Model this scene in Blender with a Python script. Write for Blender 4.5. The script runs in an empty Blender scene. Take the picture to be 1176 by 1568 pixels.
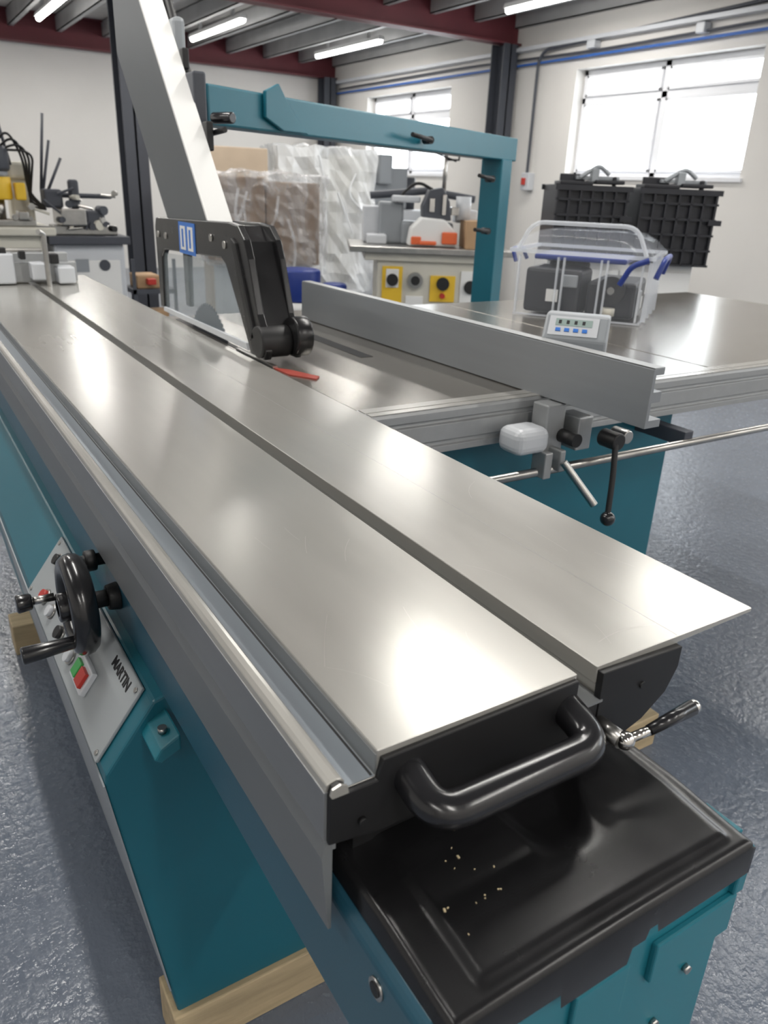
import bpy, bmesh, math, random
from mathutils import Vector, Matrix
random.seed(4)
S=bpy.context.scene
COL=S.collection
# ---------------------------------------------------------------- materials
def mat(name,c,rough=.5,metal=0.,var=0.,scale=8.,bump=0.,bscale=60.,coat=0.,stretch=(1,1,1),alpha=1.,emit=None,estr=0.,rvar=0.):
    m=bpy.data.materials.new(name); m.use_nodes=True
    nt=m.node_tree; b=nt.nodes['Principled BSDF']
    b.inputs['Base Color'].default_value=(*c,1); b.inputs['Roughness'].default_value=rough
    b.inputs['Metallic'].default_value=metal
    b.inputs['Coat Weight'].default_value=coat; b.inputs['Coat Roughness'].default_value=.15
    tc=nt.nodes.new('ShaderNodeTexCoord'); mp=nt.nodes.new('ShaderNodeMapping'); mp.inputs['Scale'].default_value=stretch
    nt.links.new(tc.outputs['Object'],mp.inputs['Vector'])
    n=nt.nodes.new('ShaderNodeTexNoise'); n.inputs['Scale'].default_value=scale; n.inputs['Detail'].default_value=6
    nt.links.new(mp.outputs[0],n.inputs['Vector'])
    r=nt.nodes.new('ShaderNodeMapRange'); r.inputs['From Min'].default_value=.3; r.inputs['From Max'].default_value=.7
    r.inputs['To Min'].default_value=1-var; r.inputs['To Max'].default_value=1+var
    nt.links.new(n.outputs['Fac'],r.inputs['Value'])
    mx=nt.nodes.new('ShaderNodeVectorMath'); mx.operation='SCALE'; mx.inputs[0].default_value=c
    nt.links.new(r.outputs[0],mx.inputs['Scale']); nt.links.new(mx.outputs[0],b.inputs['Base Color'])
    if rvar>0:
        r2=nt.nodes.new('ShaderNodeMapRange'); r2.inputs['From Min'].default_value=.3; r2.inputs['From Max'].default_value=.7
        r2.inputs['To Min'].default_value=rough-rvar; r2.inputs['To Max'].default_value=rough+rvar
        nt.links.new(n.outputs['Fac'],r2.inputs['Value']); nt.links.new(r2.outputs[0],b.inputs['Roughness'])
    if bump>0:
        n2=nt.nodes.new('ShaderNodeTexNoise'); n2.inputs['Scale'].default_value=bscale; n2.inputs['Detail'].default_value=4
        nt.links.new(mp.outputs[0],n2.inputs['Vector'])
        bp=nt.nodes.new('ShaderNodeBump'); bp.inputs['Strength'].default_value=bump; bp.inputs['Distance'].default_value=.01
        nt.links.new(n2.outputs['Fac'],bp.inputs['Height']); nt.links.new(bp.outputs[0],b.inputs['Normal'])
    if alpha<1: b.inputs['Alpha'].default_value=alpha
    if emit: b.inputs['Emission Color'].default_value=(*emit,1); b.inputs['Emission Strength'].default_value=estr
    return m
ALU=mat('anodised_aluminium',(.47,.46,.43),.23,.50,.02,5,0,220,stretch=(6,1,6),rvar=.015)
ALU2=mat('aluminium_side',(.38,.39,.395),.42,.5,.03,6,stretch=(8,.5,8))
ALUF=mat('fence_aluminium',(.27,.285,.30),.36,.35,.03,6,stretch=(8,.5,8))
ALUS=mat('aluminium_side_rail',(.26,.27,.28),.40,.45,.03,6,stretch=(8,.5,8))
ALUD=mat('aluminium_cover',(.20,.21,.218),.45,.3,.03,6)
CHAN=mat('aluminium_channel',(.34,.38,.42),.28,.6,.03,5,stretch=(10,.5,10))
CAST=mat('cast_iron_table',(.34,.32,.29),.22,.75,.04,3,.0,90,rvar=.02)
TEAL=mat('teal_paint',(.008,.118,.165),.36,0,.05,4,.02,500)
TEALB=mat('teal_paint_smooth',(.012,.155,.205),.33,0,.05,4)
TEALD=mat('dark_teal_beam',(.022,.095,.145),.33,.0,.05,4,.02,400)
BLACK=mat('black_plastic',(.011,.011,.012),.25,0,.2,20,.04,900,rvar=.03)
BLKM=mat('matt_black',(.009,.009,.010),.5)
RUB=mat('black_rubber_grip',(.014,.014,.016),.22,0,.1,30,coat=.3)
CHROME=mat('polished_steel',(.7,.68,.65),.15,1)
STEEL=mat('steel',(.45,.44,.42),.3,1,.1,20)
GREY=mat('grey_paint',(.27,.29,.31),.4,0,.03,5)
ARMG=mat('shroud_grey_paint',(.095,.105,.115),.42,0,.03,5)
GREYL=mat('light_grey_paint',(.55,.57,.60),.35,0,.03,5)
PANEL=mat('control_panel_grey',(.32,.345,.36),.4,0,.03,9)
DGREY=mat('dark_grey_steel',(.055,.06,.075),.5,0,.05,5)
CREAM=mat('cream_machine_paint',(.58,.56,.49),.45,0,.04,5)
YEL=mat('yellow_plastic',(.75,.48,.03),.45)
RED=mat('red_plastic',(.45,.03,.02),.4)
DRED=mat('worn_red_insert',(.30,.045,.03),.5,0,.15,60)
ORG=mat('orange_plastic',(.70,.13,.04),.4)
GRN=mat('green_plastic',(.05,.35,.08),.4)
BLUE=mat('blue_plastic',(.012,.035,.22),.4)
BLUEL=mat('blue_sticker',(.03,.16,.55),.4)
WHITE=mat('white_plastic',(.75,.75,.74),.4)
WOOD=mat('pine_wood',(.46,.36,.22),.65,0,.18,6,.1,40,stretch=(1,8,8))
CARD=mat('cardboard',(.42,.27,.15),.7,0,.08,6)
BROWN=mat('brown_carton',(.25,.17,.11),.6,0,.12,4)
DARKB=mat('dark_container',(.012,.013,.018),.45,0,.15,9)
REDB=mat('red_oxide_steel',(.13,.022,.03),.5,0,.1,3)
WALL=mat('painted_wall',(.70,.68,.65),.75,0,.035,1.2,.1,25)
CEIL=mat('ceiling_deck',(.54,.52,.49),.8,0,.15,2.5,.2,14)
JOIST=mat('galvanised_joist',(.44,.44,.44),.5,.2,.1,3)
PVC=mat('white_pvc',(.80,.81,.84),.35,0,.01)
PIPE=mat('blue_airline',(.03,.12,.42),.4)
LCD=mat('lcd_display',(.30,.38,.36),.25)
def filmmat(name,c,a,rough=.1,var=.0,sc=7,bump=.8):
    m=bpy.data.materials.new(name); m.use_nodes=True; nt=m.node_tree; nt.nodes.clear()
    o=nt.nodes.new('ShaderNodeOutputMaterial'); mx=nt.nodes.new('ShaderNodeMixShader'); t=nt.nodes.new('ShaderNodeBsdfTransparent')
    p=nt.nodes.new('ShaderNodeBsdfPrincipled'); p.inputs['Base Color'].default_value=(*c,1); p.inputs['Roughness'].default_value=rough
    n=nt.nodes.new('ShaderNodeTexNoise'); n.inputs['Scale'].default_value=sc; n.inputs['Detail'].default_value=2; n.inputs['Distortion'].default_value=1.2 if var>0 else 0
    tc=nt.nodes.new('ShaderNodeTexCoord'); mp=nt.nodes.new('ShaderNodeMapping'); mp.inputs['Scale'].default_value=(1,1,.35); nt.links.new(tc.outputs['Object'],mp.inputs[0]); nt.links.new(mp.outputs[0],n.inputs['Vector'])
    r=nt.nodes.new('ShaderNodeMapRange'); r.inputs['From Min'].default_value=.35; r.inputs['From Max'].default_value=.65
    r.inputs['To Min'].default_value=max(0,a-var); r.inputs['To Max'].default_value=min(1,a+var)
    nt.links.new(n.outputs['Fac'],r.inputs['Value']); nt.links.new(r.outputs[0],mx.inputs[0])
    if var>0:
        b=nt.nodes.new('ShaderNodeBump'); b.inputs['Strength'].default_value=bump; b.inputs['Distance'].default_value=.06
        nt.links.new(n.outputs['Fac'],b.inputs['Height']); nt.links.new(b.outputs[0],p.inputs['Normal'])
    nt.links.new(t.outputs[0],mx.inputs[1]); nt.links.new(p.outputs[0],mx.inputs[2]); nt.links.new(mx.outputs[0],o.inputs[0])
    return m
CLEAR=filmmat('clear_plastic',(.75,.80,.88),.11)
CLEARR=filmmat('clear_plastic_thick',(.82,.86,.92),.42)
GUARDC=filmmat('guard_polycarbonate',(.40,.47,.51),.20)
FILM=filmmat('stretch_film',(.75,.76,.78),.26,.10,.16,6,1.)
FILMW=filmmat('white_stretch_film',(.80,.82,.84),.68,.12,.2,4,1.)
def floormat():
    m=mat('grey_resin_floor',(.135,.158,.20),.30,0,.10,1.5,.0)
    nt=m.node_tree; b=nt.nodes['Principled BSDF']; tc=nt.nodes.new('ShaderNodeTexCoord')
    v=nt.nodes.new('ShaderNodeTexNoise'); v.inputs['Scale'].default_value=55; v.inputs['Detail'].default_value=3; v.inputs['Roughness'].default_value=.5
    nt.links.new(tc.outputs['Object'],v.inputs['Vector'])
    bp=nt.nodes.new('ShaderNodeBump'); bp.inputs['Strength'].default_value=.4; bp.inputs['Distance'].default_value=.008
    nt.links.new(v.outputs['Fac'],bp.inputs['Height']); nt.links.new(bp.outputs[0],b.inputs['Normal'])
    r=nt.nodes.new('ShaderNodeMapRange'); r.inputs['From Min'].default_value=.35; r.inputs['From Max'].default_value=.65
    r.inputs['To Min'].default_value=.14; r.inputs['To Max'].default_value=.28
    nt.links.new(v.outputs['Fac'],r.inputs['Value']); nt.links.new(r.outputs[0],b.inputs['Roughness'])
    return m
FLOOR=floormat()
# ---------------------------------------------------------------- mesh helpers
def root(name,loc=(0,0,0),rotz=0):
    e=bpy.data.objects.new(name,None); e.location=loc; e.rotation_euler=(0,0,rotz); COL.objects.link(e); return e
def fin(name,bm,m,parent=None,bevel=0,seg=2,smooth=False):
    bmesh.ops.recalc_face_normals(bm,faces=bm.faces)
    me=bpy.data.meshes.new(name); bm.to_mesh(me); bm.free()
    if smooth:
        for p in me.polygons: p.use_smooth=True
    o=bpy.data.objects.new(name,me); me.materials.append(m); COL.objects.link(o)
    if parent: o.parent=parent
    if bevel>0:
        md=o.modifiers.new('bevel','BEVEL'); md.width=bevel; md.segments=seg; md.limit_method='ANGLE'; md.angle_limit=.6
    return o
def addbox(bm,x,y,z,M=None):
    vs=[Vector((a,b,c)) for a in x for b in y for c in z]
    if M: vs=[M@v for v in vs]
    v=[bm.verts.new(p) for p in vs]
    for f in ((0,1,3,2),(4,6,7,5),(0,4,5,1),(2,3,7,6),(0,2,6,4),(1,5,7,3)): bm.faces.new([v[i] for i in f])
def box(name,m,x,y,z,parent=None,bevel=0.,M=None,seg=2):
    bm=bmesh.new(); addbox(bm,x,y,z,M); return fin(name,bm,m,parent,bevel,seg)
def boxes(name,m,lst,parent=None,bevel=0.):
    bm=bmesh.new()
    for b in lst: addbox(bm,*b)
    return fin(name,bm,m,parent,bevel)
def prism(name,m,pts,axis,a0,a1,parent=None,bevel=0.,seg=2,M=None):
    bm=bmesh.new()
    def P(p,a):
        v=Vector({'X':(a,p[0],p[1]),'Y':(p[0],a,p[1]),'Z':(p[0],p[1],a)}[axis])
        return M@v if M else v
    A=[bm.verts.new(P(p,a0)) for p in pts]; B=[bm.verts.new(P(p,a1)) for p in pts]
    bm.faces.new(A); bm.faces.new(B[::-1]); n=len(pts)
    for i in range(n): bm.faces.new([A[i],B[i],B[(i+1)%n],A[(i+1)%n]])
    return fin(name,bm,m,parent,bevel,seg)
def addcyl(bm,p0,p1,r,r2=None,n=28):
    p0=Vector(p0);p1=Vector(p1); r2=r if r2 is None else r2
    d=(p1-p0).normalized(); u=d.orthogonal().normalized(); w=d.cross(u)
    A=[];B=[]
    for i in range(n):
        a=2*math.pi*i/n; k=u*math.cos(a)+w*math.sin(a)
        A.append(bm.verts.new(p0+k*r)); B.append(bm.verts.new(p1+k*r2))
    bm.faces.new(A); bm.faces.new(B[::-1])
    for i in range(n):
        f=bm.faces.new([A[i],B[i],B[(i+1)%n],A[(i+1)%n]]); f.smooth=True
def cyl(name,m,p0,p1,r,parent=None,r2=None,n=28,bevel=0.):
    bm=bmesh.new(); addcyl(bm,p0,p1,r,r2,n); return fin(name,bm,m,parent,bevel)
def ball(name,m,c,r,parent=None,s=(1,1,1)):
    bm=bmesh.new(); bmesh.ops.create_uvsphere(bm,u_segments=24,v_segments=14,radius=r)
    for v in bm.verts: v.co=Vector((v.co.x*s[0],v.co.y*s[1],v.co.z*s[2]))+Vector(c)
    return fin(name,bm,m,parent,smooth=True)
def tube(name,m,pts,r,parent=None,fillet=.0,closed=False):
    pts=[Vector(p) for p in pts]; out=[]
    if fillet>0:
        out.append(pts[0])
        for i in range(1,len(pts)-1):
            a,b,c=pts[i-1],pts[i],pts[i+1]; f=min(fillet,(a-b).length*.49,(c-b).length*.49)
            s=b+(a-b).normalized()*f; e=b+(c-b).normalized()*f
            for k in range(9):
                t=k/8; out.append(s*(1-t)**2+b*2*t*(1-t)+e*t*t)
        out.append(pts[-1])
    else: out=pts
    cu=bpy.data.curves.new(name,'CURVE'); cu.dimensions='3D'; cu.bevel_depth=r; cu.bevel_resolution=5; cu.use_fill_caps=True
    sp=cu.splines.new('POLY'); sp.points.add(len(out)-1)
    for i,p in enumerate(out): sp.points[i].co=(*p,1)
    sp.use_cyclic_u=closed; sp.use_smooth=True
    cu.materials.append(m); o=bpy.data.objects.new(name,cu); COL.objects.link(o)
    if parent: o.parent=parent
    return o
def ring(name,m,c,R,r,parent,axis='X'):
    bm=bmesh.new(); N=48;K=12; V=[]
    for i in range(N):
        a=2*math.pi*i/N; row=[]
        for j in range(K):
            b=2*math.pi*j/K; q=R+r*math.cos(b); h=r*1.15*math.sin(b)
            p=(h,q*math.cos(a),q*math.sin(a)) if axis=='X' else (q*math.cos(a),q*math.sin(a),h)
            row.append(bm.verts.new(Vector(p)+Vector(c)))
        V.append(row)
    for i in range(N):
        for j in range(K): bm.faces.new([V[i][j],V[(i+1)%N][j],V[(i+1)%N][(j+1)%K],V[i][(j+1)%K]])
    return fin(name,bm,m,parent,smooth=True)

FZ=-.10
# ---------------------------------------------------------------- room
box('floor',FLOOR,(-4.3,7.3),(-3.3,13.5),(FZ-.1,FZ))
box('wall_back',WALL,(-4.3,7.3),(13.2,13.5),(FZ,3.4))
box('wall_left',WALL,(-4.3,-4),(-3.3,13.2),(FZ,3.4))
box('wall_front',WALL,(-4,7.3),(-3.3,-3),(FZ,3.4))
WZ=(1.47,2.57)
WW=[(4.98,7.32),(9.70,11.95),(.5,2.8),(-2.7,-.5)]  # last two windows are added out of view to let in daylight
segs=sorted(WW); L=[((7,7.3),(-3,13.2),(FZ,WZ[0])),((7,7.3),(-3,13.2),(WZ[1],3.4))]; y=-3
for a,b in segs: L.append(((7,7.3),(y,a),WZ)); y=b
L.append(((7,7.3),(y,13.2),WZ))
boxes('wall_right',WALL,L)
box('ceiling',CEIL,(-4.3,7.3),(-3.3,13.5),(3.28,3.4))
def window(n,Y):
    w=root('window_%d'%n); y0,y1=Y; z0,z1=WZ; x=(7.14,7.21); m=(y0+y1)/2; t=z0+.72*(z1-z0); L=[]
    e=.055
    L+=[(x,(y0,y1),(z0,z0+e)),(x,(y0,y1),(z1-e,z1)),(x,(y0,y0+e),WZ),(x,(y1-e,y1),WZ),(x,(m-.04,m+.04),WZ),(x,(y0,y1),(t-.035,t+.035))]
    boxes('frame',PVC,L,w,.006)
    for a,b in((y0+.055,m-.04),(m+.04,y1-.055)):
        for c,d in((z0+.055,t-.035),(t+.035,z1-.055)):
            xx=(7.12,7.15); s=.03
            boxes('sash',PVC,[(xx,(a,b),(c,c+s)),(xx,(a,b),(d-s,d)),(xx,(a,a+s),(c,d)),(xx,(b-s,b),(c,d))],w,.004)
    box('sill',PVC,(6.97,7.16),(y0-.03,y1+.03),(z0-.03,z0+.005),w)
for i,Y in enumerate(WW): window(i+1,Y)
def ibeam(y,x0,x1,z0=2.9,z1=3.28):
    r=root('steel_roof_beam'); boxes('web_and_flanges',REDB,[((x0,x1),(y-.09,y+.09),(z0,z0+.02)),((x0,x1),(y-.09,y+.09),(z1-.02,z1)),((x0,x1),(y-.008,y+.008),(z0,z1))],r)
ibeam(13.05,-4,7); ibeam(8.4,-4,7); ibeam(3.6,-4,7); ibeam(-1,-4,7)
def column(x,y):
    r=root('steel_column'); boxes('h_section',DGREY,[((x-.11,x+.11),(y-.12,y-.105),(FZ,2.9)),((x-.11,x+.11),(y+.105,y+.12),(FZ,2.9)),((x-.01,x+.01),(y-.12,y+.12),(FZ,2.9))],r)
    box('base_plate',DGREY,(x-.17,x+.17),(y-.17,y+.17),(FZ,FZ+.02),r)
column(2.28,8.4); column(6.82,8.4); column(6.8,12.95)
j=root('ceiling_joists'); L=[]
x=-3.6
while x<7:
    L+=[((x,x+.012),(-3,13.2),(3.08,3.28)),((x,x+.07),(-3,13.2),(3.08,3.092)),((x,x+.07),(-3,13.2),(3.268,3.28))]; x+=.62
boxes('joist_run',JOIST,L,j)
TE=mat('tube_emitter',(.9,.9,.9),.5,emit=(1,.98,.94),estr=16)
for X in (-1.7,.25,2.15,4.1,6.0):  # leftmost column and near rows are added, unseen, to light the room
    for Y in (-1.9,2.2,6.5,10.85):
        r=root('ceiling_tube_light',(X,Y,3.0))
        prism('housing',WHITE,[(-.05,.03),(.05,.03),(.035,.075),(-.035,.075)],'Y',-.92,.92,r)
        boxes('brackets',JOIST,[((-.02,.02),(-.6,-.56),(.07,.28)),((-.02,.02),(.56,.6),(.07,.28))],r)
        cyl('tube_diffuser',TE,(0,-.9,.015),(0,.9,.015),.032,r,n=16)
        l=bpy.data.lights.new('tube_lamp','AREA'); l.shape='RECTANGLE'; l.size=.09; l.size_y=1.8; l.energy=27; l.color=(1,.97,.92)
        lo=bpy.data.objects.new('tube_lamp',l); COL.objects.link(lo); lo.parent=r; lo.location=(0,0,-.025)
p=root('wall_pipework')
tube('air_pipe',PIPE,[(6.95,2,2.68),(6.95,13.1,2.68)],.014,p)
boxes('cable_tray',GREYL,[((6.9,7.0),(2,13.1),(2.82,2.86))],p)
tube('conduit_drop',DGREY,[(6.93,3.5,2.95),(6.93,7.9,2.80),(6.93,7.9,1.5),(6.93,7.9,1.4)],.018,p,.2)
tube('cable_run',DGREY,[(6.95,4,2.76),(6.95,7,2.72),(6.95,9.5,2.76),(6.95,12.8,2.74)],.012,p,.5)
box('isolator_switch',GREYL,(6.9,7),(7.83,7.97),(1.3,1.5),p,.01); box('switch_handle',RED,(6.86,6.9),(7.88,7.92),(1.36,1.44),p,.005)
boxes('junction_box',GREYL,[((6.9,7),(7.0,7.12),(2.74,2.82)),((6.9,7),(5.6,5.7),(2.72,2.81))],p,.01)

# ---------------------------------------------------------------- panel saw
saw=root('sliding_table_panel_saw')
Y0,Y1=.38,3.45
prof=[(.203,.812),(.203,.860),(.2045,.8655),(.208,.8675),(.213,.868),(.2165,.867),(.219,.864),(.220,.857),(.244,.857),(.246,.860),(.246,.880),
      (.4485,.880),(.4485,.862),(.443,.862),(.443,.846),(.478,.846),(.478,.862),(.4725,.862),(.4725,.880),(.694,.880),(.694,.875),(.582,.872),(.582,.85),(.57,.825),(.54,.806),(.47,.806),(.46,.812)]
prism('sliding_table_extrusion',ALU,prof,'Y',Y0,Y1,saw,.0007,1)
box('channel_floor',CHAN,(.2202,.2445),(Y0,Y1),(.857,.8578),saw)
box('channel_wall',ALUD,(.2447,.2459),(Y0,Y1),(.858,.8765),saw)
box('channel_groove',BLKM,(.2415,.2435),(Y0+.001,Y1),(.8578,.8581),saw)
box('slot_floor',ALUD,(.4435,.4775),(Y0-.008,Y1),(.846,.8485),saw)
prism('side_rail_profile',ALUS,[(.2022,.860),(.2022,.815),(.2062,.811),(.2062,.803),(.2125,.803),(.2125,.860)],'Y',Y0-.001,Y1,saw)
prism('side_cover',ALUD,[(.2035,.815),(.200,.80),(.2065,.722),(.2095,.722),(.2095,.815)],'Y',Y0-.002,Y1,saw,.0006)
prism('reflection_line',ALU2,[(.5800,.8800),(.5802,.8800),(.5802,.8801),(.5800,.8801)],'Y',Y0,Y1,saw)  # thin strip standing in for a light reflection along the plate
bm=bmesh.new(); random.seed(21)
for i in range(18):
    px=random.choice([random.uniform(.26,.44),random.uniform(.48,.68)]); py=random.uniform(.40,.75); a=random.gauss(1.3,.5); ln=random.uniform(.03,.09); cv=random.uniform(-.4,.4)
    w=random.uniform(.00006,.00012); pts=[]
    for k in range(6):
        t=k/5; aa=a+cv*t; pts.append((px+math.cos(aa)*ln*t,py+math.sin(aa)*ln*t))
    if any(q[1]<.385 or .445<q[0]<.476 or q[0]<.25 or q[0]>.69 for q in pts): continue
    for k in range(5):
        (ax,ay),(bx,by)=pts[k],pts[k+1]; dx,dy=bx-ax,by-ay; q=math.hypot(dx,dy); nx,ny=-dy/q*w,dx/q*w
        bm.faces.new([bm.verts.new((ax+nx,ay+ny,.88012)),bm.verts.new((bx+nx,by+ny,.88012)),bm.verts.new((bx-nx,by-ny,.88012)),bm.verts.new((ax-nx,ay-ny,.88012))])
fin('surface_scratches',bm,mat('scratch_metal',(.30,.28,.26),.4,.5),saw)
prism('end_cap',BLKM,[(.2045,.813),(.2045,.858),(.207,.8655),(.213,.867),(.2175,.864),(.219,.856),(.245,.856),(.249,.874),(.447,.876),(.447,.80),(.40,.80),(.37,.806),(.25,.806)],'Y',.375,.3805,saw,.0008)
prism('end_cap_inner',BLKM,[(.474,.876),(.580,.872),(.580,.85),(.568,.825),(.54,.804),(.50,.79),(.476,.79)],'Y',.373,.3805,saw,.0008)
boxes('end_plate_under_slot',BLKM,[((.447,.474),(.374,.3805),(.79,.845))],saw)
prism('ridge_end_plug',ALU,[(.2045,.860),(.206,.8655),(.213,.8675),(.2185,.8645),(.2195,.8575),(.206,.8575)],'Y',.3735,.3755,saw)
for X,Z in ((.232,.825),(.53,.846)): cyl('cap_screw',BLKM,(X,.375,Z),(X,.371,Z),.0035,saw,n=14)
# pull handle
tube('pull_handle',RUB,[(.274,.385,.852),(.274,.338,.838),(.438,.338,.838),(.438,.385,.852)],.0148,saw,.024)
# clamping lever
cyl('lever_hub',STEEL,(.478,.374,.822),(.478,.345,.822),.008,saw); ball('lever_boss',CHROME,(.480,.343,.823),.0085,saw)
cyl('lever_rod',CHROME,(.480,.343,.823),(.51,.338,.828),.0045,saw)
cyl('lever_grip',RUB,(.505,.339,.827),(.556,.335,.836),.0050,saw,.0074); ball('lever_tip',CHROME,(.557,.335,.836),.007,saw)
# beam below the table
prism('support_beam',TEALD,[(.225,.745),(.218,.735),(.218,.625),(.224,.615),(.30,.50),(.50,.50),(.545,.60),(.545,.735),(.535,.745)],'Y',.262,3.35,saw,.004)
prism('guide_rail_block',BLKM,[(.24,.745),(.24,.81),(.52,.81),(.52,.745)],'Y',.40,3.3,saw)
# moulded end cover
bm=bmesh.new(); NX,NY=110,80; x0,x1,y0,y1=.226,.545,.243,.47; V=[]
def ss(a,b,t):
    t=max(0,min(1,(t-a)/(b-a))); return t*t*(3-2*t)
def coverz(X,Y):
    z=.769-.006*ss(.34,.25,Y)+.003*math.sin((X-x0)/(x1-x0)*math.pi)
    z+=.0035*ss(.256,.266,X)*ss(.530,.520,X)*ss(.254,.264,Y)
    w=.020+.030*ss(.31,.42,Y); cx=.392+.02*ss(.30,.40,Y)
    sc=ss(w+.014,w-.012,abs(X-cx))*ss(.300,.355,Y)
    z-=.015*sc
    return z
for i in range(NX+1):
    row=[]
    for jj in range(NY+1):
        fx=i/NX; fy=jj/NY
        X=x0+(x1-x0)*fx; Y=y0+(y1-y0)*fy
        def drop(d,r=.007): return 0 if d>=r else r-math.sqrt(max(0,r*r-(r-d)**2))
        dz=max(drop(X-x0),drop(Y-y0),drop(x1-X))
        row.append(bm.verts.new((X,Y,coverz(X,Y)-dz)))
    V.append(row)
for i in range(NX):
    for jj in range(NY): bm.faces.new([V[i][jj],V[i+1][jj],V[i+1][jj+1],V[i][jj+1]])
loop=[V[0][jj] for jj in range(NY,-1,-1)]+[V[i][0] for i in range(1,NX+1)]+[V[NX][jj] for jj in range(1,NY+1)]
low=[]
for v in loop:
    zz=.722
    if v.co.y<y0+.001:
        zz=.728
        if .325<v.co.x<.40: zz=.712
        if .415<v.co.x<.428: zz=.738
    low.append(bm.verts.new((v.co.x,v.co.y,zz)))
for a in range(len(loop)-1): bm.faces.new([loop[a],low[a],low[a+1],loop[a+1]])
o=fin('beam_end_cover',bm,BLACK,saw,smooth=True)
bm=bmesh.new(); random.seed(5); cnt=0
for i in range(60):
    X=random.gauss(.292,.016); Y=random.gauss(.325,.03)
    if not(.25<X<.36 and .275<Y<.385): continue
    cnt+=1
    if cnt>14: break
    s=[.0005,.0006,.0007,.0005,.0014,.0007,.0006][cnt%7]
    M=Matrix.Translation((X,Y,coverz(X,Y)+.0004))@Matrix.Rotation(random.random()*6,4,'Z')@Matrix.Rotation(.3,4,'X')
    addbox(bm,(-s,s),(-s*.6,s*.6),(-.0004,.0006),M)
fin('sawdust_flakes',bm,mat('sawdust',(.70,.58,.36),.8),saw)
box('beam_end_plate',TEALB,(.23,.541),(.252,.262),(.50,.735),saw,.002)
boxes('end_plate_brackets',TEALB,[((.44,.545),(.246,.253),(.655,.70)),((.35,.41),(.247,.253),(.64,.70)),((.255,.285),(.235,.262),(.66,.712)),((.538,.552),(.246,.30),(.70,.752))],saw,.002)
boxes('bracket_wood_wedge',WOOD,[((.537,.546),(.250,.262),(.715,.742))],saw)
boxes('corner_catch',TEALB,[((.545,.556),(.262,.30),(.735,.754))],saw,.001)
boxes('corner_catch_pin',STEEL,[((.546,.553),(.30,.325),(.742,.752))],saw,.001)
for X,Z in((.262,.60),(.50,.63),(.535,.66),(.47,.58)):
    cyl('end_bolt',STEEL,(X,.252,Z),(X,.247,Z),.004,saw)
cyl('side_lock_ring',STEEL,(.219,.322,.715),(.2160,.322,.715),.009,saw); cyl('side_lock_core',BLKM,(.2165,.322,.715),(.2150,.322,.715),.006,saw)
# machine base (left side with slanted control box)
prism('machine_base',TEAL,[(.222,.62),(.205,.615),(.135,.52),(.132,.50),(.20,0),(.62,0),(.62,.62)],'Y',.872,2.75,saw,.004)
prism('base_side_trim',GREY,[(.1295,.505),(.132,.505),(.192,.06),(.1895,.06)],'Y',.870,2.0,saw)
box('base_front_plinth',TEAL,(.62,.9),(1.25,2.3),(0,.62),saw,.004)
up=Vector((.205-.135,0,.615-.52)).normalized(); nrm=Vector((-up.z,0,up.x)); O=Vector((.135,0,.52))
def SP(s,y,h): 
    v=O+up*s+nrm*h; return Vector((v.x,y,v.z))
def slab(name,m,s0,s1,ya,yb,h0,h1,bev=0):
    bm=bmesh.new(); v=[bm.verts.new(SP(s,y,h)) for s in(s0,s1) for y in(ya,yb) for h in(h0,h1)]
    for f in ((0,1,3,2),(4,6,7,5),(0,4,5,1),(2,3,7,6),(0,2,6,4),(1,5,7,3)): bm.faces.new([v[i] for i in f])
    return fin(name,bm,m,saw,bev)
slab('control_panel_plate',PANEL,-.004,.118,.905,1.46,.0005,.006,.002)
for s,y,m,r in((.03,1.36,RED,.012),(.03,1.30,GREYL,.010),(.085,1.33,GRN,.012),(.03,1.22,BLKM,.011),(.085,1.19,GREYL,.012),(.03,1.14,GREYL,.010),(.075,1.12,BLKM,.014),(.09,1.40,BLKM,.010)):
    cyl('push_button_collar',STEEL,SP(s,y,.006),SP(s,y,.010),r+.003,saw,n=20); cyl('push_button',m,SP(s,y,.006),SP(s,y,.017),r,saw,n=20)
slab('stop_button_housing',GREYL,.022,.062,1.03,1.10,.006,.016,.002)
slab('start_button',GRN,.03,.055,1.068,1.09,.016,.021,.001); slab('stop_button',RED,.03,.055,1.036,1.062,.016,.022,.001)
for s,y in((.006,.915),(.108,.915),(.006,1.445),(.108,1.445)): cyl('panel_screw',STEEL,SP(s,y,.006),SP(s,y,.008),.004,saw,n=12)
tx=bpy.data.curves.new('panel_lettering','FONT'); tx.body='MARTIN'; tx.size=.022; tx.extrude=.0003; tx.offset=.0006; tx.align_x='CENTER'; tx.materials.append(BLKM)
to=bpy.data.objects.new('panel_lettering',tx); COL.objects.link(to); to.parent=saw
q=SP(.092,.975,.0065); to.matrix_local=Matrix(((0,up.x,nrm.x,q.x),(-1,0,0,q.y),(0,up.z,nrm.z,q.z),(0,0,0,1)))
prism('teal_toe_bracket',TEALB,[(.222,.60),(.195,.585),(.185,.570),(.195,.562),(.222,.575)],'Y',.81,.875,saw,.003)
cyl('toe_bracket_bolt',STEEL,(.205,.835,.592),(.205,.835,.60),.006,saw)
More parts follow.
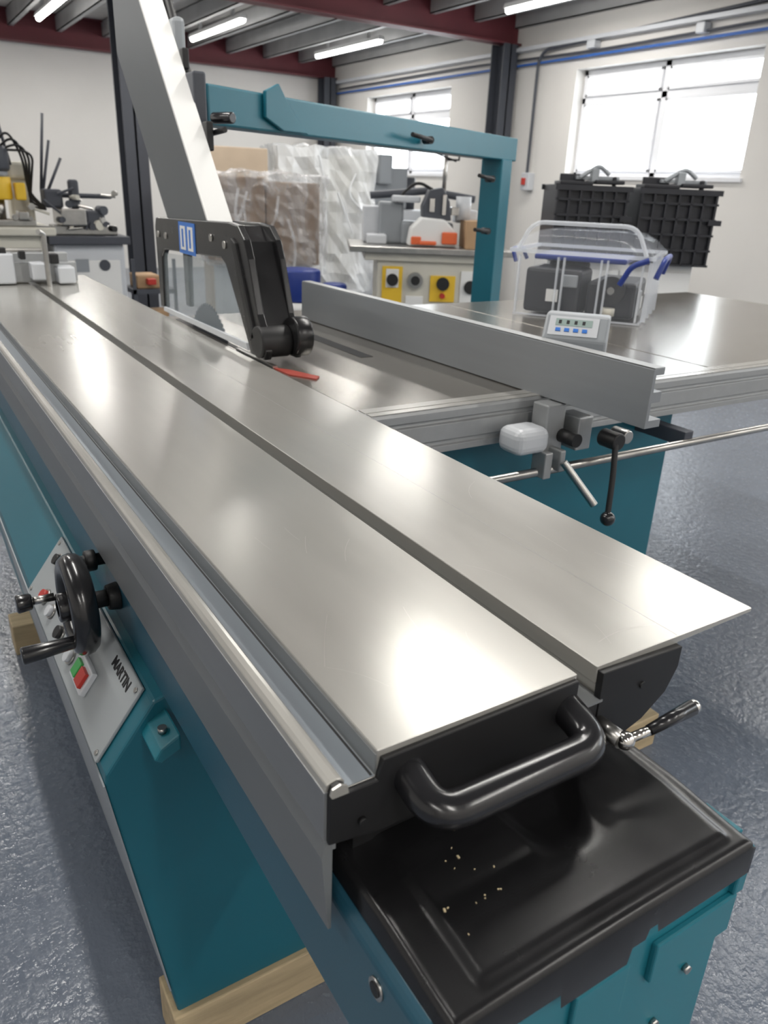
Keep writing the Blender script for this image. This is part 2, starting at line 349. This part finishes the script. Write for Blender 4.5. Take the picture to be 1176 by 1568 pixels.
# hand wheel
HX=.158
cyl('wheel_shaft',BLKM,(.222,1.08,.672),(.13,1.08,.672),.013,saw); cyl('wheel_collar',BLKM,(.218,1.08,.672),(.20,1.08,.672),.022,saw,.019,bevel=.002)
ring('hand_wheel_rim',RUB,(HX,1.08,.672),.061,.0165,saw); cyl('hand_wheel_hub',RUB,(.17,1.08,.672),(.130,1.08,.672),.022,saw,bevel=.003)
for a in (30,150,270):
    a=math.radians(a); cyl('hand_wheel_spoke',RUB,(HX,1.08,.672),(HX,1.08+.062*math.cos(a),.672+.062*math.sin(a)),.009,saw)
cyl('crank_grip',RUB,(.150,1.04,.634),(.070,1.04,.631),.009,saw,.013,bevel=.003)
cyl('lock_knob_stem',STEEL,(.130,1.10,.682),(.095,1.10,.682),.006,saw); cyl('lock_knob',RUB,(.10,1.10,.682),(.078,1.10,.682),.012,saw,.014,bevel=.003)
cyl('rear_shaft',BLKM,(.222,1.16,.70),(.17,1.16,.70),.010,saw); cyl('rear_knob',BLKM,(.205,1.16,.70),(.188,1.16,.70),.017,saw,bevel=.003)
# cross-cut fence at far end
boxes('crosscut_fence',ALU2,[((.12,.62),(3.20,3.24),(.885,.955)),((.12,.60),(3.245,3.29),(.885,.985))],saw,.003)
boxes('crosscut_stops',GREYL,[((.33,.40),(3.16,3.30),(.885,.99)),((.54,.60),(3.13,3.25),(.885,.945)),((.45,.5),(3.12,3.2),(.90,.96)),((.14,.2),(3.15,3.2),(.95,1.0))],saw,.006)
boxes('crosscut_clamp_blocks',BLKM,[((.52,.55),(3.14,3.2),(.955,.99)),((.35,.38),(3.17,3.2),(.985,1.01)),((.25,.28),(3.17,3.2),(.955,.985)),((.42,.44),(3.15,3.2),(.97,1.0))],saw,.004)
tube('hold_down_clamp',STEEL,[(.50,3.1,.88),(.50,3.1,1.06),(.48,3.08,1.07)],.009,saw,.01)
tube('crosscut_rod',STEEL,[(.12,3.18,1.0),(.50,3.18,1.0)],.007,saw)
# main body, cast table
box('main_body',TEAL,(.72,1.64),(1.22,2.3),(0,.80),saw,.006)
box('cast_iron_table',CAST,(.70,1.72),(1.20,2.36),(.80,.876),saw,.002)
box('extension_table',CAST,(1.724,3.1),(1.20,2.36),(.83,.876),saw,.002)
box('table_mitre_groove',BLKM,(.95,.985),(1.62,2.36),(.8755,.8768),saw)
box('blade_slot',BLKM,(.709,.723),(1.72,2.30),(.8755,.8772),saw)
prism('front_rail',ALU2,[(1.2,.878),(1.150,.878),(1.146,.872),(1.146,.858),(1.151,.855),(1.151,.850),(1.146,.847),(1.146,.815),(1.151,.812),(1.151,.806),(1.146,.803),(1.146,.79),(1.2,.79)],'X',.697,3.1,saw,.001)
boxes('front_rail_top_strips',ALU,[((.70,3.1),(1.150,1.168),(.878,.8795)),((.70,3.1),(1.172,1.197),(.878,.8795))],saw)
cyl('fence_guide_bar',STEEL,(.72,1.075,.743),(3.1,1.075,.743),.009,saw)
boxes('guide_bar_brackets',DGREY,[((.80,.83),(1.07,1.22),(.735,.80)),((1.50,1.53),(1.075,1.22),(.735,.77)),((2.6,2.63),(1.07,1.22),(.735,.79))],saw,.002)
# saw blade
N=60; cY,cZ=2.03,.80; pts=[]
for i in range(N*2):
    a=2*math.pi*i/(N*2); R=.158 if i%2 else .149
    pts.append((cY+R*math.cos(a+(0.03 if i%2 else 0)),cZ+R*math.sin(a+(0.03 if i%2 else 0))))
prism('saw_blade',DGREY,pts,'X',.7145,.7175,saw)
prism('red_insert',DRED,[(.702,1.59),(.730,1.55),(.760,1.47),(.742,1.45),(.706,1.51)],'Z',.8755,.879,saw)
prism('wood_insert',STEEL,[(.700,1.80),(.708,1.80),(.712,1.58),(.700,1.58)],'Z',.8755,.883,saw)
# blade guard
g=[(2.40,.90),(2.405,1.13),(2.39,1.155),(1.82,1.172),(1.76,1.168),(1.722,1.14),(1.70,1.10),(1.655,.985),(1.63,.95),(1.61,.91),(1.62,.888),(1.70,.888),(1.72,.92),(1.84,1.075),(1.87,1.088),(2.33,1.07),(2.355,1.05),(2.365,.90)]
prism('guard_frame',BLACK,g,'X',.697,.715,saw,.003); prism('guard_frame_outer',BLACK,g,'X',.775,.79,saw,.003)
prism('guard_top',BLACK,[(2.39,1.10),(2.39,1.15),(1.80,1.165),(1.735,1.135),(1.63,.93),(1.66,.93),(1.79,1.11)],'X',.71,.78,saw)
prism('guard_front_rib',BLKM,[(1.79,1.14),(1.765,1.13),(1.66,.93),(1.69,.92)],'X',.690,.70,saw,.003)
prism('guard_pane',GUARDC,[(2.365,.905),(2.355,1.06),(1.86,1.08),(1.72,.905)],'X',.702,.706,saw)
prism('guard_pane_outer',GUARDC,[(2.365,.905),(2.355,1.06),(1.86,1.08),(1.72,.905)],'X',.781,.784,saw)
prism('guard_lower_strip',GREYL,[(2.36,.893),(2.36,.905),(1.72,.910),(1.71,.895)],'X',.694,.701,saw)
cyl('guard_roller',BLACK,(.765,1.625,.937),(.805,1.625,.937),.045,saw,bevel=.005); cyl('guard_roller_inner',BLKM,(.69,1.645,.925),(.765,1.645,.925),.036,saw,bevel=.004)
box('guard_sticker',BLUEL,(.6955,.6968),(2.05,2.18),(1.075,1.155),saw)
boxes('guard_sticker_figures',WHITE,[((.6945,.6956),(2.065,2.105),(1.085,1.145)),((.6945,.6956),(2.125,2.165),(1.085,1.145))],saw,.0)
boxes('guard_sticker_hands',BLUEL,[((.6935,.6946),(2.08,2.092),(1.092,1.138)),((.6935,.6946),(2.138,2.150),(1.092,1.138))],saw)
for y,z in((2.37,1.11),(1.93,1.13),(1.84,1.12),(2.30,1.11)): cyl('guard_bolt',STEEL,(.697,y,z),(.693,y,z),.009,saw,n=14)
prism('guard_suction_arm',ARMG,[(1.953,1.14),(2.29,1.14),(2.70,1.60),(2.70,1.95),(2.643,1.95)],'X',.705,.765,saw,.002)
prism('arm_lit_edge',WHITE,[(1.943,1.14),(1.953,1.14),(2.643,1.95),(2.633,1.95)],'X',.703,.767,saw)  # brightly lit front edge of the arm, brightness put in as white
tube('arm_hose',BLKM,[(.79,2.60,1.9),(.79,2.48,1.75),(.79,2.36,1.56),(.79,2.30,1.50)],.015,saw,.05)
boxes('arm_side_boxes',GREY,[((.767,.80),(2.34,2.42),(1.56,1.66))],saw,.012)
boxes('arm_pivot_block',DGREY,[((.765,.80),(2.20,2.30),(1.38,1.52))],saw,.006)
cyl('arm_knob',RUB,(.80,2.16,1.41),(.83,2.10,1.41),.014,saw,bevel=.003); tube('arm_lever',BLKM,[(.79,2.2,1.37),(.80,2.08,1.38)],.007,saw)
boxes('arm_latches',BLKM,[((.767,.785),(2.12,2.16),(1.33,1.40)),((.767,.785),(2.28,2.31),(1.53,1.58))],saw,.004)
# overhead gantry
A=Vector((.80,2.30,1.455)); B=Vector((2.60,3.15,1.42)); d=(B-A); ang=math.atan2(d.y,d.x); Lh=d.length
M=Matrix.Translation(A)@Matrix.Rotation(ang,4,'Z')
box('gantry_beam',TEAL,(0,Lh+.05),(-.05,.05),(-.055,.045),saw,.006,M=M)
bm=bmesh.new()
pp=[(.22,.05),(.28,.075),(.32,.03),(.42,-.05),(.30,-.05),(.22,-.02)]
vs=[[bm.verts.new(M@Vector((a,s,b))) for a,b in pp] for s in(-.065,-.052)]
bm.faces.new(vs[0]); bm.faces.new(vs[1][::-1])
for i in range(6): bm.faces.new([vs[0][i],vs[1][i],vs[1][(i+1)%6],vs[0][(i+1)%6]])
fin('gantry_gusset',bm,TEAL,saw,.003)
box('gantry_post',TEAL,(Lh-.11,Lh+.0),(-.055,.055),(FZ-1.42,-.05),saw,.006,M=M)
box('gantry_post_foot',TEAL,(Lh-.25,Lh+.12),(-.18,.18),(FZ-1.455,FZ-1.435),saw,.003,M=M)
for s,z in((1.15,-.02),(1.72,-.14),(1.72,-.36)):
    q=M@Vector((s,-.06,z)); q2=M@Vector((s-.02,-.10,z)); cyl('gantry_clamp_stud',BLKM,q,q2,.014,saw)
    q3=M@Vector((s-.16,-.10,z+.01)); cyl('gantry_clamp_lever',BLKM,q2,q3,.008,saw)
# rip fence (very slightly skewed on its carrier)
FM=Matrix.Translation((1.112,.883,0))@Matrix.Rotation(math.radians(1.6),4,'Z')
def FP(l): return [(a-1.108,b) for a,b in l]
prism('rip_fence',ALUF,FP([(1.108,.878),(1.1085,.986),(1.114,.9875),(1.138,.9875),(1.138,.975),(1.117,.975),(1.117,.945),(1.140,.945),(1.140,.925),(1.117,.925),(1.117,.893),(1.150,.893),(1.150,.878)]),'Y',0,1.32,saw,.001,M=FM)
prism('rip_fence_top',ALU2,FP([(1.110,.9876),(1.138,.9876),(1.138,.9885),(1.110,.9885)]),'Y',0,1.32,saw,M=FM)
box('fence_carrier',GREY,(1.14,1.19),(.97,1.30),(.881,.93),saw,.004)
CX=.085
box('fence_clamp_cover',GREYL,(.895+CX,.980+CX),(1.06,1.13),(.785,.838),saw,.018,seg=4)
boxes('fence_clamp_bracket',ALU2,[((.985+CX,1.035+CX),(1.085,1.13),(.77,.875)),((1.05+CX,1.09+CX),(1.06,1.12),(.78,.85)),((.96+CX,.98+CX),(1.05,1.09),(.735,.79)),((1.0+CX,1.015+CX),(1.05,1.09),(.745,.79))],saw,.003)
cyl('clamp_shaft',BLKM,(1.03+CX,1.10,.81),(1.03+CX,1.04,.81),.014,saw); cyl('clamp_boss',BLKM,(1.09+CX,1.03,.815),(1.09+CX,.985,.815),.018,saw,bevel=.003); cyl('clamp_nut',STEEL,(1.12+CX,1.03,.82),(1.12+CX,.99,.82),.014,saw,bevel=.002)
tube('clamp_lever',BLKM,[(1.085+CX,.99,.81),(1.075+CX,.975,.75),(1.06+CX,.96,.675)],.006,saw,.02); ball('clamp_lever_knob',RUB,(1.059+CX,.958,.668),.015,saw)
tube('clamp_lever_stub',STEEL,[(1.0+CX,1.04,.77),(1.045+CX,.985,.69)],.008,saw)
# digital readout
RM=Matrix.Translation((1.205,1.17,.945))@Matrix.Rotation(math.radians(-50),4,'Z')
pr=[(-.045,-.06),(-.045,.045),(.0,.088),(.045,.088),(.045,-.06)]
bm=bmesh.new()
vs=[[bm.verts.new(RM@Vector((s,a,b))) for a,b in pr] for s in(-.065,.065)]
bm.faces.new(vs[0]); bm.faces.new(vs[1][::-1])
for i in range(5): bm.faces.new([vs[0][i],vs[1][i],vs[1][(i+1)%5],vs[0][(i+1)%5]])
fin('digital_readout',bm,GREY,saw,.005)
F=RM@Matrix.Translation((0,-.0225,.0665))@Matrix.Rotation(math.atan2(.043,.045),4,'X')
box('readout_bezel',GREYL,(-.055,.045),(-.024,.024),(0,.002),saw,M=F); box('readout_lcd',LCD,(-.042,.032),(0,.017),(.002,.003),saw,M=F)
boxes('readout_digits',BLKM,[((-.036+.016*i,-.030+.016*i),(.004,.013),(.003,.0035),F) for i in range(4)],saw)
boxes('readout_keys',BLUEL,[((-.040+.018*i,-.030+.018*i),(-.015,-.007),(.002,.004),F) for i in range(4)],saw)

w=root('timber_bearers'); boxes('bearers',WOOD,[((.60,1.55),(1.02,1.10),(FZ,0)),((.14,1.55),(2.26,2.35),(FZ,0)),((.19,.60),(.862,.95),(FZ,0))],w,.003)

# ---------------------------------------------------------------- storage box on extension table
sb=root('plastic_storage_box',(1.80,2.08,.8775),math.radians(-55))
Lx,Ly,Hz=.45,.40,.215
def taperbox(name,m,w0,w1,h0,h1,t,parent,cx=Lx/2,cy=Ly/2):
    bm=bmesh.new()
    def R(sx,sy,z): return [bm.verts.new((cx+a*sx/2,cy+b*sy/2,z)) for a,b in((-1,-1),(1,-1),(1,1),(-1,1))]
    A=R(w0[0],w0[1],h0);B=R(w1[0],w1[1],h1)
    bm.faces.new(A)
    for i in range(4): bm.faces.new([A[i],A[(i+1)%4],B[(i+1)%4],B[i]])
    o=fin(name,bm,m,parent,.012); return o
taperbox('tub',CLEAR,(Lx-.03,Ly-.03),(Lx,Ly),.0,Hz,.002,sb)
boxes('tub_ribs',CLEARR,[((a,a+.006),(-.002,.012),(.01,Hz-.02)) for a in(.02,.15,.17,.29,.31,Lx-.03)]+[((Lx-.012,Lx+.002),(a,a+.006),(.01,Hz-.02)) for a in(.03,.14,.26,Ly-.03)]+[((.015,Lx-.015),(.01,.016),(0,.006)),((Lx-.02,Lx-.012),(.01,Ly-.01),(0,.006))],sb)
boxes('tub_rim',CLEARR,[((-.01,Lx+.01),(-.01,.006),(Hz-.012,Hz)),((-.01,Lx+.01),(Ly-.006,Ly+.01),(Hz-.012,Hz)),((-.01,.006),(0,Ly),(Hz-.012,Hz)),((Lx-.006,Lx+.01),(0,Ly),(Hz-.012,Hz))],sb)
bm=bmesh.new(); n=14; V=[]
for i in range(n+1):
    row=[]
    for jx in range(n+1):
        u=i/n*2-1; v=jx/n*2-1; h=.065*(1-abs(u)**6)*(1-abs(v)**6)
        row.append(bm.verts.new((Lx/2+u*(Lx/2+.01),Ly/2+v*(Ly/2+.01),Hz+h)))
    V.append(row)
for i in range(n):
    for jx in range(n): bm.faces.new([V[i][jx],V[i+1][jx],V[i+1][jx+1],V[i][jx+1]])
fin('lid',bm,CLEAR,sb,smooth=True)
tube('lid_bail_handle',CLEARR,[(.02,-.015,Hz),(.06,-.01,Hz+.085),(Lx-.06,-.01,Hz+.085),(Lx-.02,-.015,Hz)],.007,sb,.04)
tube('blue_clip',BLUE,[(Lx+.012,.06,Hz-.07),(Lx+.03,.08,Hz-.01),(Lx+.03,.29,Hz-.01),(Lx+.012,.31,Hz-.07)],.009,sb,.03)
tube('blue_clip_end',BLUE,[(-.012,.10,Hz-.05),(-.03,.11,Hz-.01),(-.03,.25,Hz-.01),(-.012,.26,Hz-.05)],.007,sb,.02)
tube('blue_clip_front',BLUE,[(Lx-.09,-.012,Hz-.09),(Lx-.06,-.02,Hz-.03),(Lx-.01,-.015,Hz-.01)],.009,sb,.02)
prism('contents_dark_case',DARKB,[(.04,.04),(.23,.03),(.24,.2),(.05,.24)],'Z',.01,.155,sb,.012)
prism('contents_case',DARKB,[(.25,.05),(.41,.05),(.41,.34),(.26,.35)],'Z',.01,.125,sb,.012)
prism('contents_motor',BLKM,[(.08,.22),(.22,.25),(.20,.35),(.07,.33)],'Z',.01,.17,sb,.01)
box('contents_blue_folder',BLUE,(.05,.36),(.10,.35),(.178,.195),sb,.005)
boxes('contents_labels',WHITE,[((.12,.16),(.024,.028),(.05,.09)),((.412,.414),(.2,.24),(.03,.07))],sb)
cyl('contents_coil',CREAM,(.33,.03,.02),(.33,.03,.045),.022,sb); boxes('contents_grey_parts',GREY,[((.17,.22),(.022,.035),(.10,.14)),((.41,.42),(.08,.14),(.02,.10))],sb,.004)
cyl('contents_wheel',BLKM,(.33,.045,.10),(.33,.03,.10),.045,sb); cyl('contents_wheel_hub',STEEL,(.33,.03,.10),(.33,.028,.10),.012,sb)

# ---------------------------------------------------------------- black crates on cabinet
def crate(x,y,z,rz,w=.50,d=.4,h=.34,m=DARKB):
    r=root('black_stacking_crate',(x,y,z),rz)
    boxes('tub',m,[((0,w),(0,.02),(0,h)),((0,w),(d-.02,d),(0,h)),((0,.02),(0,d),(0,h)),((w-.02,w),(0,d),(0,h)),((0,w),(0,d),(0,.02))],r,.004)
    L=[]
    for i in range(7): L.append(((i*w/6.3,i*w/6.3+.012),(-.022,0),(.0,h-.03)))
    for k in range(5): L.append(((0,w),(-.022,0),(k*h/5,k*h/5+.012)))
    L+=[((-.012,w+.012),(-.028,.0),(h-.03,h)),((-.012,w+.012),(d,d+.02),(h-.03,h)),((w*.9,w+.03),(-.03,.0),(h*.55,h*.62))]
    boxes('ribs',m,L,r)
    boxes('lid_flaps',m,[((0.02,w/2),(.02,.2),(h,h+.02)),((w*.1,w*.45),(.15,.17),(h,h+.06)),((w*.55,w*.95),(.05,.32),(h+.01,h+.03)),((w*.8,w*.84),(.06,.1),(h,h+.05))],r,.004)
    boxes('loose_profiles',GREY,[((w*.3,w*.9),(.10,.13),(h+.03,h+.05)),((w*.5,w*.6),(.08,.14),(h+.02,h+.09))],r,.004)
    tube('loose_lever',GREY,[(w*.35,.1,h+.04),(w*.6,.1,h+.11),(w*.75,.1,h+.06)],.012,r,.03)
    return r
rz=math.radians(-32)
crate(3.36,3.56,.90,rz,.42,.4,.42); crate(3.77,3.30,.90,rz,.45,.4,.42)
cb=root('white_storage_cabinet',(3.38,3.60,FZ),rz); box('carcass',WHITE,(0,.88),(0,.40),(0,.999),cb,.005); boxes('doors',WHITE,[((.01,.435),(-.018,0),(.05,.96)),((.445,.87),(-.018,0),(.05,.96))],cb,.003); boxes('handles',STEEL,[((.40,.415),(-.035,-.018),(.5,.65)),((.465,.48),(-.035,-.018),(.5,.65))],cb)

# ---------------------------------------------------------------- spindle moulder
rz=math.radians(-28)
sm=root('spindle_moulder',(3.15,5.35,FZ),rz)
box('cabinet',CREAM,(.10,.95),(.06,.65),(0,.84),sm,.01)
box('worktable',STEEL,(-.12,1.15),(-.02,.80),(.90,.945),sm,.005); boxes('table_skirt',CREAM,[((0,1.05),(.03,.72),(.84,.895))],sm,.005)
boxes('control_plates',YEL,[((.14,.30),(.045,.06),(.50,.80)),((.52,.72),(.045,.06),(.54,.74))],sm,.004)
boxes('instruction_plates',WHITE,[((.17,.27),(.04,.05),(.64,.78)),((.76,.9),(.045,.06),(.5,.78)),((.33,.47),(.045,.06),(.5,.58))],sm,.004)
for X,Z,m,r in((.22,.70,BLKM,.045),(.40,.70,STEEL,.06),(.40,.70,BLKM,.035),(.62,.68,BLKM,.05),(.84,.66,BLKM,.05),(.62,.59,RED,.02)): cyl('dial',m,(X,.05,Z),(X,.02-.01*(r<.05),Z),r,sm)
boxes('fence_hood',GREY,[((.30,.72),(.35,.62),(.945,1.12)),((.12,.32),(.40,.6),(.945,1.26))],sm,.02)
prism('cutter_guard',WHITE,[(.34,.95),(.74,.95),(.72,1.06),(.62,1.15),(.44,1.16),(.36,1.08)],'Y',.14,.34,sm,.015)
boxes('guard_red_parts',ORG,[((.60,.72),(.11,.14),(.97,1.06)),((.36,.44),(.12,.14),(.96,1.02)),((.42,.56),(.11,.14),(.96,.99))],sm,.01)
prism('feed_unit',DGREY,[(.46,1.14),(.68,1.14),(.66,1.28),(.60,1.38),(.50,1.36),(.45,1.24)],'Y',.22,.42,sm,.01)
boxes('feed_details',CHROME,[((.50,.54),(.2,.22),(1.2,1.3)),((.60,.63),(.2,.22),(1.18,1.33)),((.68,.74),(.25,.35),(1.18,1.24))],sm,.004)
boxes('stacked_housings',GREYL,[((.74,.92),(.4,.6),(1.12,1.22)),((.22,.44),(.3,.5),(1.26,1.31)),((.02,.18),(.25,.42),(.945,1.02))],sm,.015)
cyl('feed_motor',GREYL,(.78,.3,1.15),(.78,.3,1.32),.06,sm); cyl('spindle_post',STEEL,(.62,.32,1.3),(.62,.32,1.68),.016,sm)
tube('crank_handle',BLKM,[(.62,.32,1.58),(.72,.3,1.58),(.72,.3,1.66)],.009,sm); tube('cross_lever',BLKM,[(.54,.3,1.62),(.70,.3,1.57)],.007,sm)
tube('power_cable',BLKM,[(.55,.3,1.35),(.40,.25,1.42),(.28,.4,1.3),(.2,.5,1.1)],.012,sm,.08)
box('cardboard_carton',CARD,(.78,1.0),(.06,.4),(.945,1.15),sm,.004)
boxes('rear_box',GREYL,[((.0,.24),(.45,.75),(.945,1.22))],sm,.01); tube('rear_arm',DGREY,[(.05,.5,1.3),(.5,.5,1.35),(.9,.5,1.30)],.03,sm)

# ---------------------------------------------------------------- film-wrapped pallets
def wrapped(name,x,y,rz,w,d,z0,z1,inner,seed,film):
    random.seed(seed)
    r=root(name,(x,y,FZ),rz)
    boxes('cartons',inner,[((.03,w*.48),(.03,d-.03),(z0,z1-.02)),((w*.49,w-.03),(.05,d-.03),(z0,z1-.05))],r,.01)
    bm=bmesh.new(); bmesh.ops.create_cube(bm,size=1); bmesh.ops.subdivide_edges(bm,edges=bm.edges,cuts=13,use_grid_fill=True)
    for v in bm.verts:
        n=Vector((v.co.x,v.co.y,v.co.z*.6)).normalized(); k=random.uniform(0,.05)+.02*math.sin(v.co.x*19+v.co.z*9)
        v.co=Vector(((v.co.x+.5)*w,(v.co.y+.5)*d,z0+(v.co.z+.5)*(z1-z0)))+n*k
    fin('stretch_film',bm,film,r)
    for i in range(5):
        sx=random.uniform(.1,.9)*w; zt=z0+random.uniform(.4,1)*(z1-z0)
        tube('film_fold',film,[(sx,-.04,zt),(sx+random.uniform(-.2,.2),-.05,zt-.2),(sx+random.uniform(-.25,.25),-.04,zt-.4)],.012,r,.1)
    boxes('pallet_boards',WOOD,[((0,w),(i*d/5,i*d/5+.1),(.11,.13)) for i in range(5)]+[((a,a+.1),(0,d),(0,.11)) for a in(0,w/2-.05,w-.1)],r)
    if z0>.15: boxes('lower_cartons',GREYL,[((.1,w-.1),(.1,d-.1),(.13,z0))],r)
    return r
wrapped('film_wrapped_pallet',2.36,6.55,math.radians(-12),.98,.7,.70,1.42,BROWN,3,FILM)
wrapped('film_wrapped_pallet',3.55,7.75,math.radians(-12),1.0,.8,.3,1.70,CREAM,8,FILMW)
cs=root('cardboard_box_stack',(2.72,7.62,FZ),math.radians(-12)); boxes('boxes',mat('light_carton',(.5,.4,.3),.7,0,.06,5),[((0,.62),(0,.4),(0,.80)),((0.02,.60),(0.01,.4),(.805,1.66))],cs,.01)
bt=root('blue_drum_trolley',(2.72,5.60,FZ)); cyl('drum',BLUE,(0,0,.52),(0,0,.76),.16,bt,bevel=.02); cyl('drum_band',WHITE,(0,0,.42),(0,0,.52),.17,bt); cyl('drum_2',BLUE,(.33,.05,.42),(.33,.05,.64),.10,bt,bevel=.02); boxes('trolley',GREY,[((-.2,.5),(-.2,.25),(.36,.42)),((-.2,-.16),(-.2,-.16),(0,.36)),((.46,.5),(-.2,-.16),(0,.36)),((.46,.5),(.21,.25),(0,.36)),((-.2,-.16),(.21,.25),(0,.36))],bt)
cyl('yellow_cap',YEL,(.15,-.1,.42),(.15,-.1,.52),.05,bt); boxes('loose_tools',GREYL,[((.2,.3),(-.19,-.1),(.42,.56)),((.40,.48),(-.15,.0),(.42,.60))],bt,.01)
gm=root('grinding_machine',(5.3,9.2,FZ)); box('body',GREYL,(0,1.2),(0,.8),(0,1.1),gm,.03); boxes('head',GREY,[((.2,.8),(.1,.5),(1.1,1.6)),((.3,.5),(.0,.3),(1.4,1.75))],gm,.02); cyl('motor',DGREY,(.9,.3,1.1),(.9,.3,1.5),.13,gm)

# ---------------------------------------------------------------- tool grinder on the far left
tg=root('tool_grinding_machine',(.45,5.35,FZ))
box('pedestal',CREAM,(.0,.42),(.1,.7),(0,1.0),tg,.02); box('cabinet',GREYL,(.48,.92),(.1,.7),(0,.95),tg,.02); box('cabinet_top',DGREY,(.45,.95),(.05,.75),(.95,1.0),tg,.005)
box('bed',CREAM,(-.05,.5),(.05,.75),(1.0,1.05),tg,.01)
boxes('cross_slides',STEEL,[((.0,.4),(.1,.3),(1.05,1.09)),((.5,.9),(.15,.3),(1.0,1.06)),((.55,.7),(.1,.4),(1.06,1.16)),((.12,.2),(.12,.25),(1.09,1.16)),((.3,.36),(.08,.2),(1.09,1.14)),((.0,.06),(.08,.2),(1.09,1.17))],tg,.008)
box('column',CREAM,(.30,.44),(.35,.5),(1.05,1.40),tg,.02)
boxes('column_head',CREAM,[((.18,.44),(.3,.45),(1.32,1.42))],tg,.02)
cyl('motor_head',DGREY,(.22,.22,1.36),(.22,.22,1.50),.085,tg,bevel=.02); cyl('motor_neck',GREY,(.22,.22,1.33),(.22,.22,1.36),.07,tg); cyl('motor_band',YEL,(.22,.22,1.20),(.22,.22,1.33),.08,tg,bevel=.01)
boxes('yellow_guard',YEL,[((.31,.37),(.15,.24),(1.20,1.30))],tg,.01); cyl('spindle',STEEL,(.22,.22,1.09),(.22,.22,1.20),.03,tg)
for i,(a,b) in enumerate([((.32,.3,1.4),(.26,.2,1.68)),((.48,.3,1.25),(.54,.3,1.70)),((.5,.2,1.25),(.60,.2,1.45)),((.48,.3,1.2),(.56,.3,1.55)),((.1,.2,1.1),(.04,.2,1.3))]): cyl('rod',DGREY,a,b,.009,tg,n=12)
for k in range(4): tube('cable',BLKM,[(.22+.02*k,.2,1.48),(.30+.03*k,.15,1.60-.04*k),(.38+.02*k,.2,1.45),(.40,.28,1.25-.03*k),(.48,.2,1.15)],.007,tg,.08)
boxes('grinding_heads',DGREY,[((.47,.58),(.15,.3),(1.16,1.27)),((.70,.82),(.12,.3),(1.06,1.15)),((.55,.90),(.2,.26),(1.22,1.25)),((.62,.68),(.14,.2),(1.16,1.33))],tg,.015)
random.seed(11)
for k in range(22):
    X=random.uniform(.46,.9); Z=random.uniform(1.02,1.30); m=random.choice([STEEL,DGREY,BLKM,STEEL,DGREY,CREAM]); r=random.uniform(.012,.032)
    if k%2: cyl('fitting',m,(X,.10,Z),(X+random.uniform(-.03,.03),.16,Z),r,tg,n=16)
    else: tube('fitting_rod',m,[(X,.12,Z),(X+random.uniform(-.12,.12),.12,Z+random.uniform(-.04,.08))],.008,tg)
for k in range(8):
    X=random.uniform(.0,.4); Z=random.uniform(1.08,1.18); m=random.choice([STEEL,CREAM,BLKM,STEEL]); cyl('knob',m,(X,.08,Z),(X,.13,Z),random.uniform(.012,.03),tg,n=16)
box('grinder_door',WHITE,(.52,.88),(.085,.1),(.15,.85),tg,.004); cyl('door_badge',DGREY,(.78,.08,.82),(.78,.086,.82),.035,tg); boxes('door_label',GREY,[((.60,.68),(.08,.086),(.78,.86))],tg)
tr=root('small_parts_trolley',(1.42,5.5,FZ)); boxes('frame',DGREY,[((0,.3),(0,.3),(.3,.33)),((0,.3),(0,.3),(.62,.65)),((0,.02),(0,.02),(0,.85)),((.28,.3),(0,.02),(0,.85)),((0,.02),(.28,.3),(0,.85)),((.28,.3),(.28,.3),(0,.85))],tr); boxes('parts',CARD,[((.04,.2),(.05,.25),(.65,.74)),((.05,.25),(.05,.2),(.33,.5))],tr,.01); boxes('red_part',RED,[((.1,.16),(.0,.05),(.68,.72))],tr,.005)

# ---------------------------------------------------------------- world / camera
wd=bpy.data.worlds.new('sky'); S.world=wd; wd.use_nodes=True
bg=wd.node_tree.nodes['Background']; bg.inputs[0].default_value=(.90,.96,1.0,1); bg.inputs[1].default_value=7.0
S.view_settings.view_transform='Standard'; S.view_settings.look='None'; S.view_settings.exposure=0
f=1180.
dY=Vector((-209-588,253-784,f)).normalized(); dX=Vector((2640-588,376-784,f)); dX=(dX-dY*dX.dot(dY)).normalized(); dZ=dX.cross(dY)
right=Vector((dX.x,dY.x,dZ.x)); down=Vector((dX.y,dY.y,dZ.y)); fwd=Vector((dX.z,dY.z,dZ.z))
cam=bpy.data.cameras.new('camera'); co=bpy.data.objects.new('camera',cam); COL.objects.link(co)
R=Matrix((right,-down,-fwd)).transposed()
co.matrix_world=Matrix.Translation((0,0,1.26))@R.to_4x4()
cam.sensor_fit='VERTICAL'; cam.sensor_height=36; cam.lens=36*f/1568; cam.clip_start=.02
cam.dof.use_dof=True; cam.dof.focus_distance=.95; cam.dof.aperture_fstop=9
S.camera=co
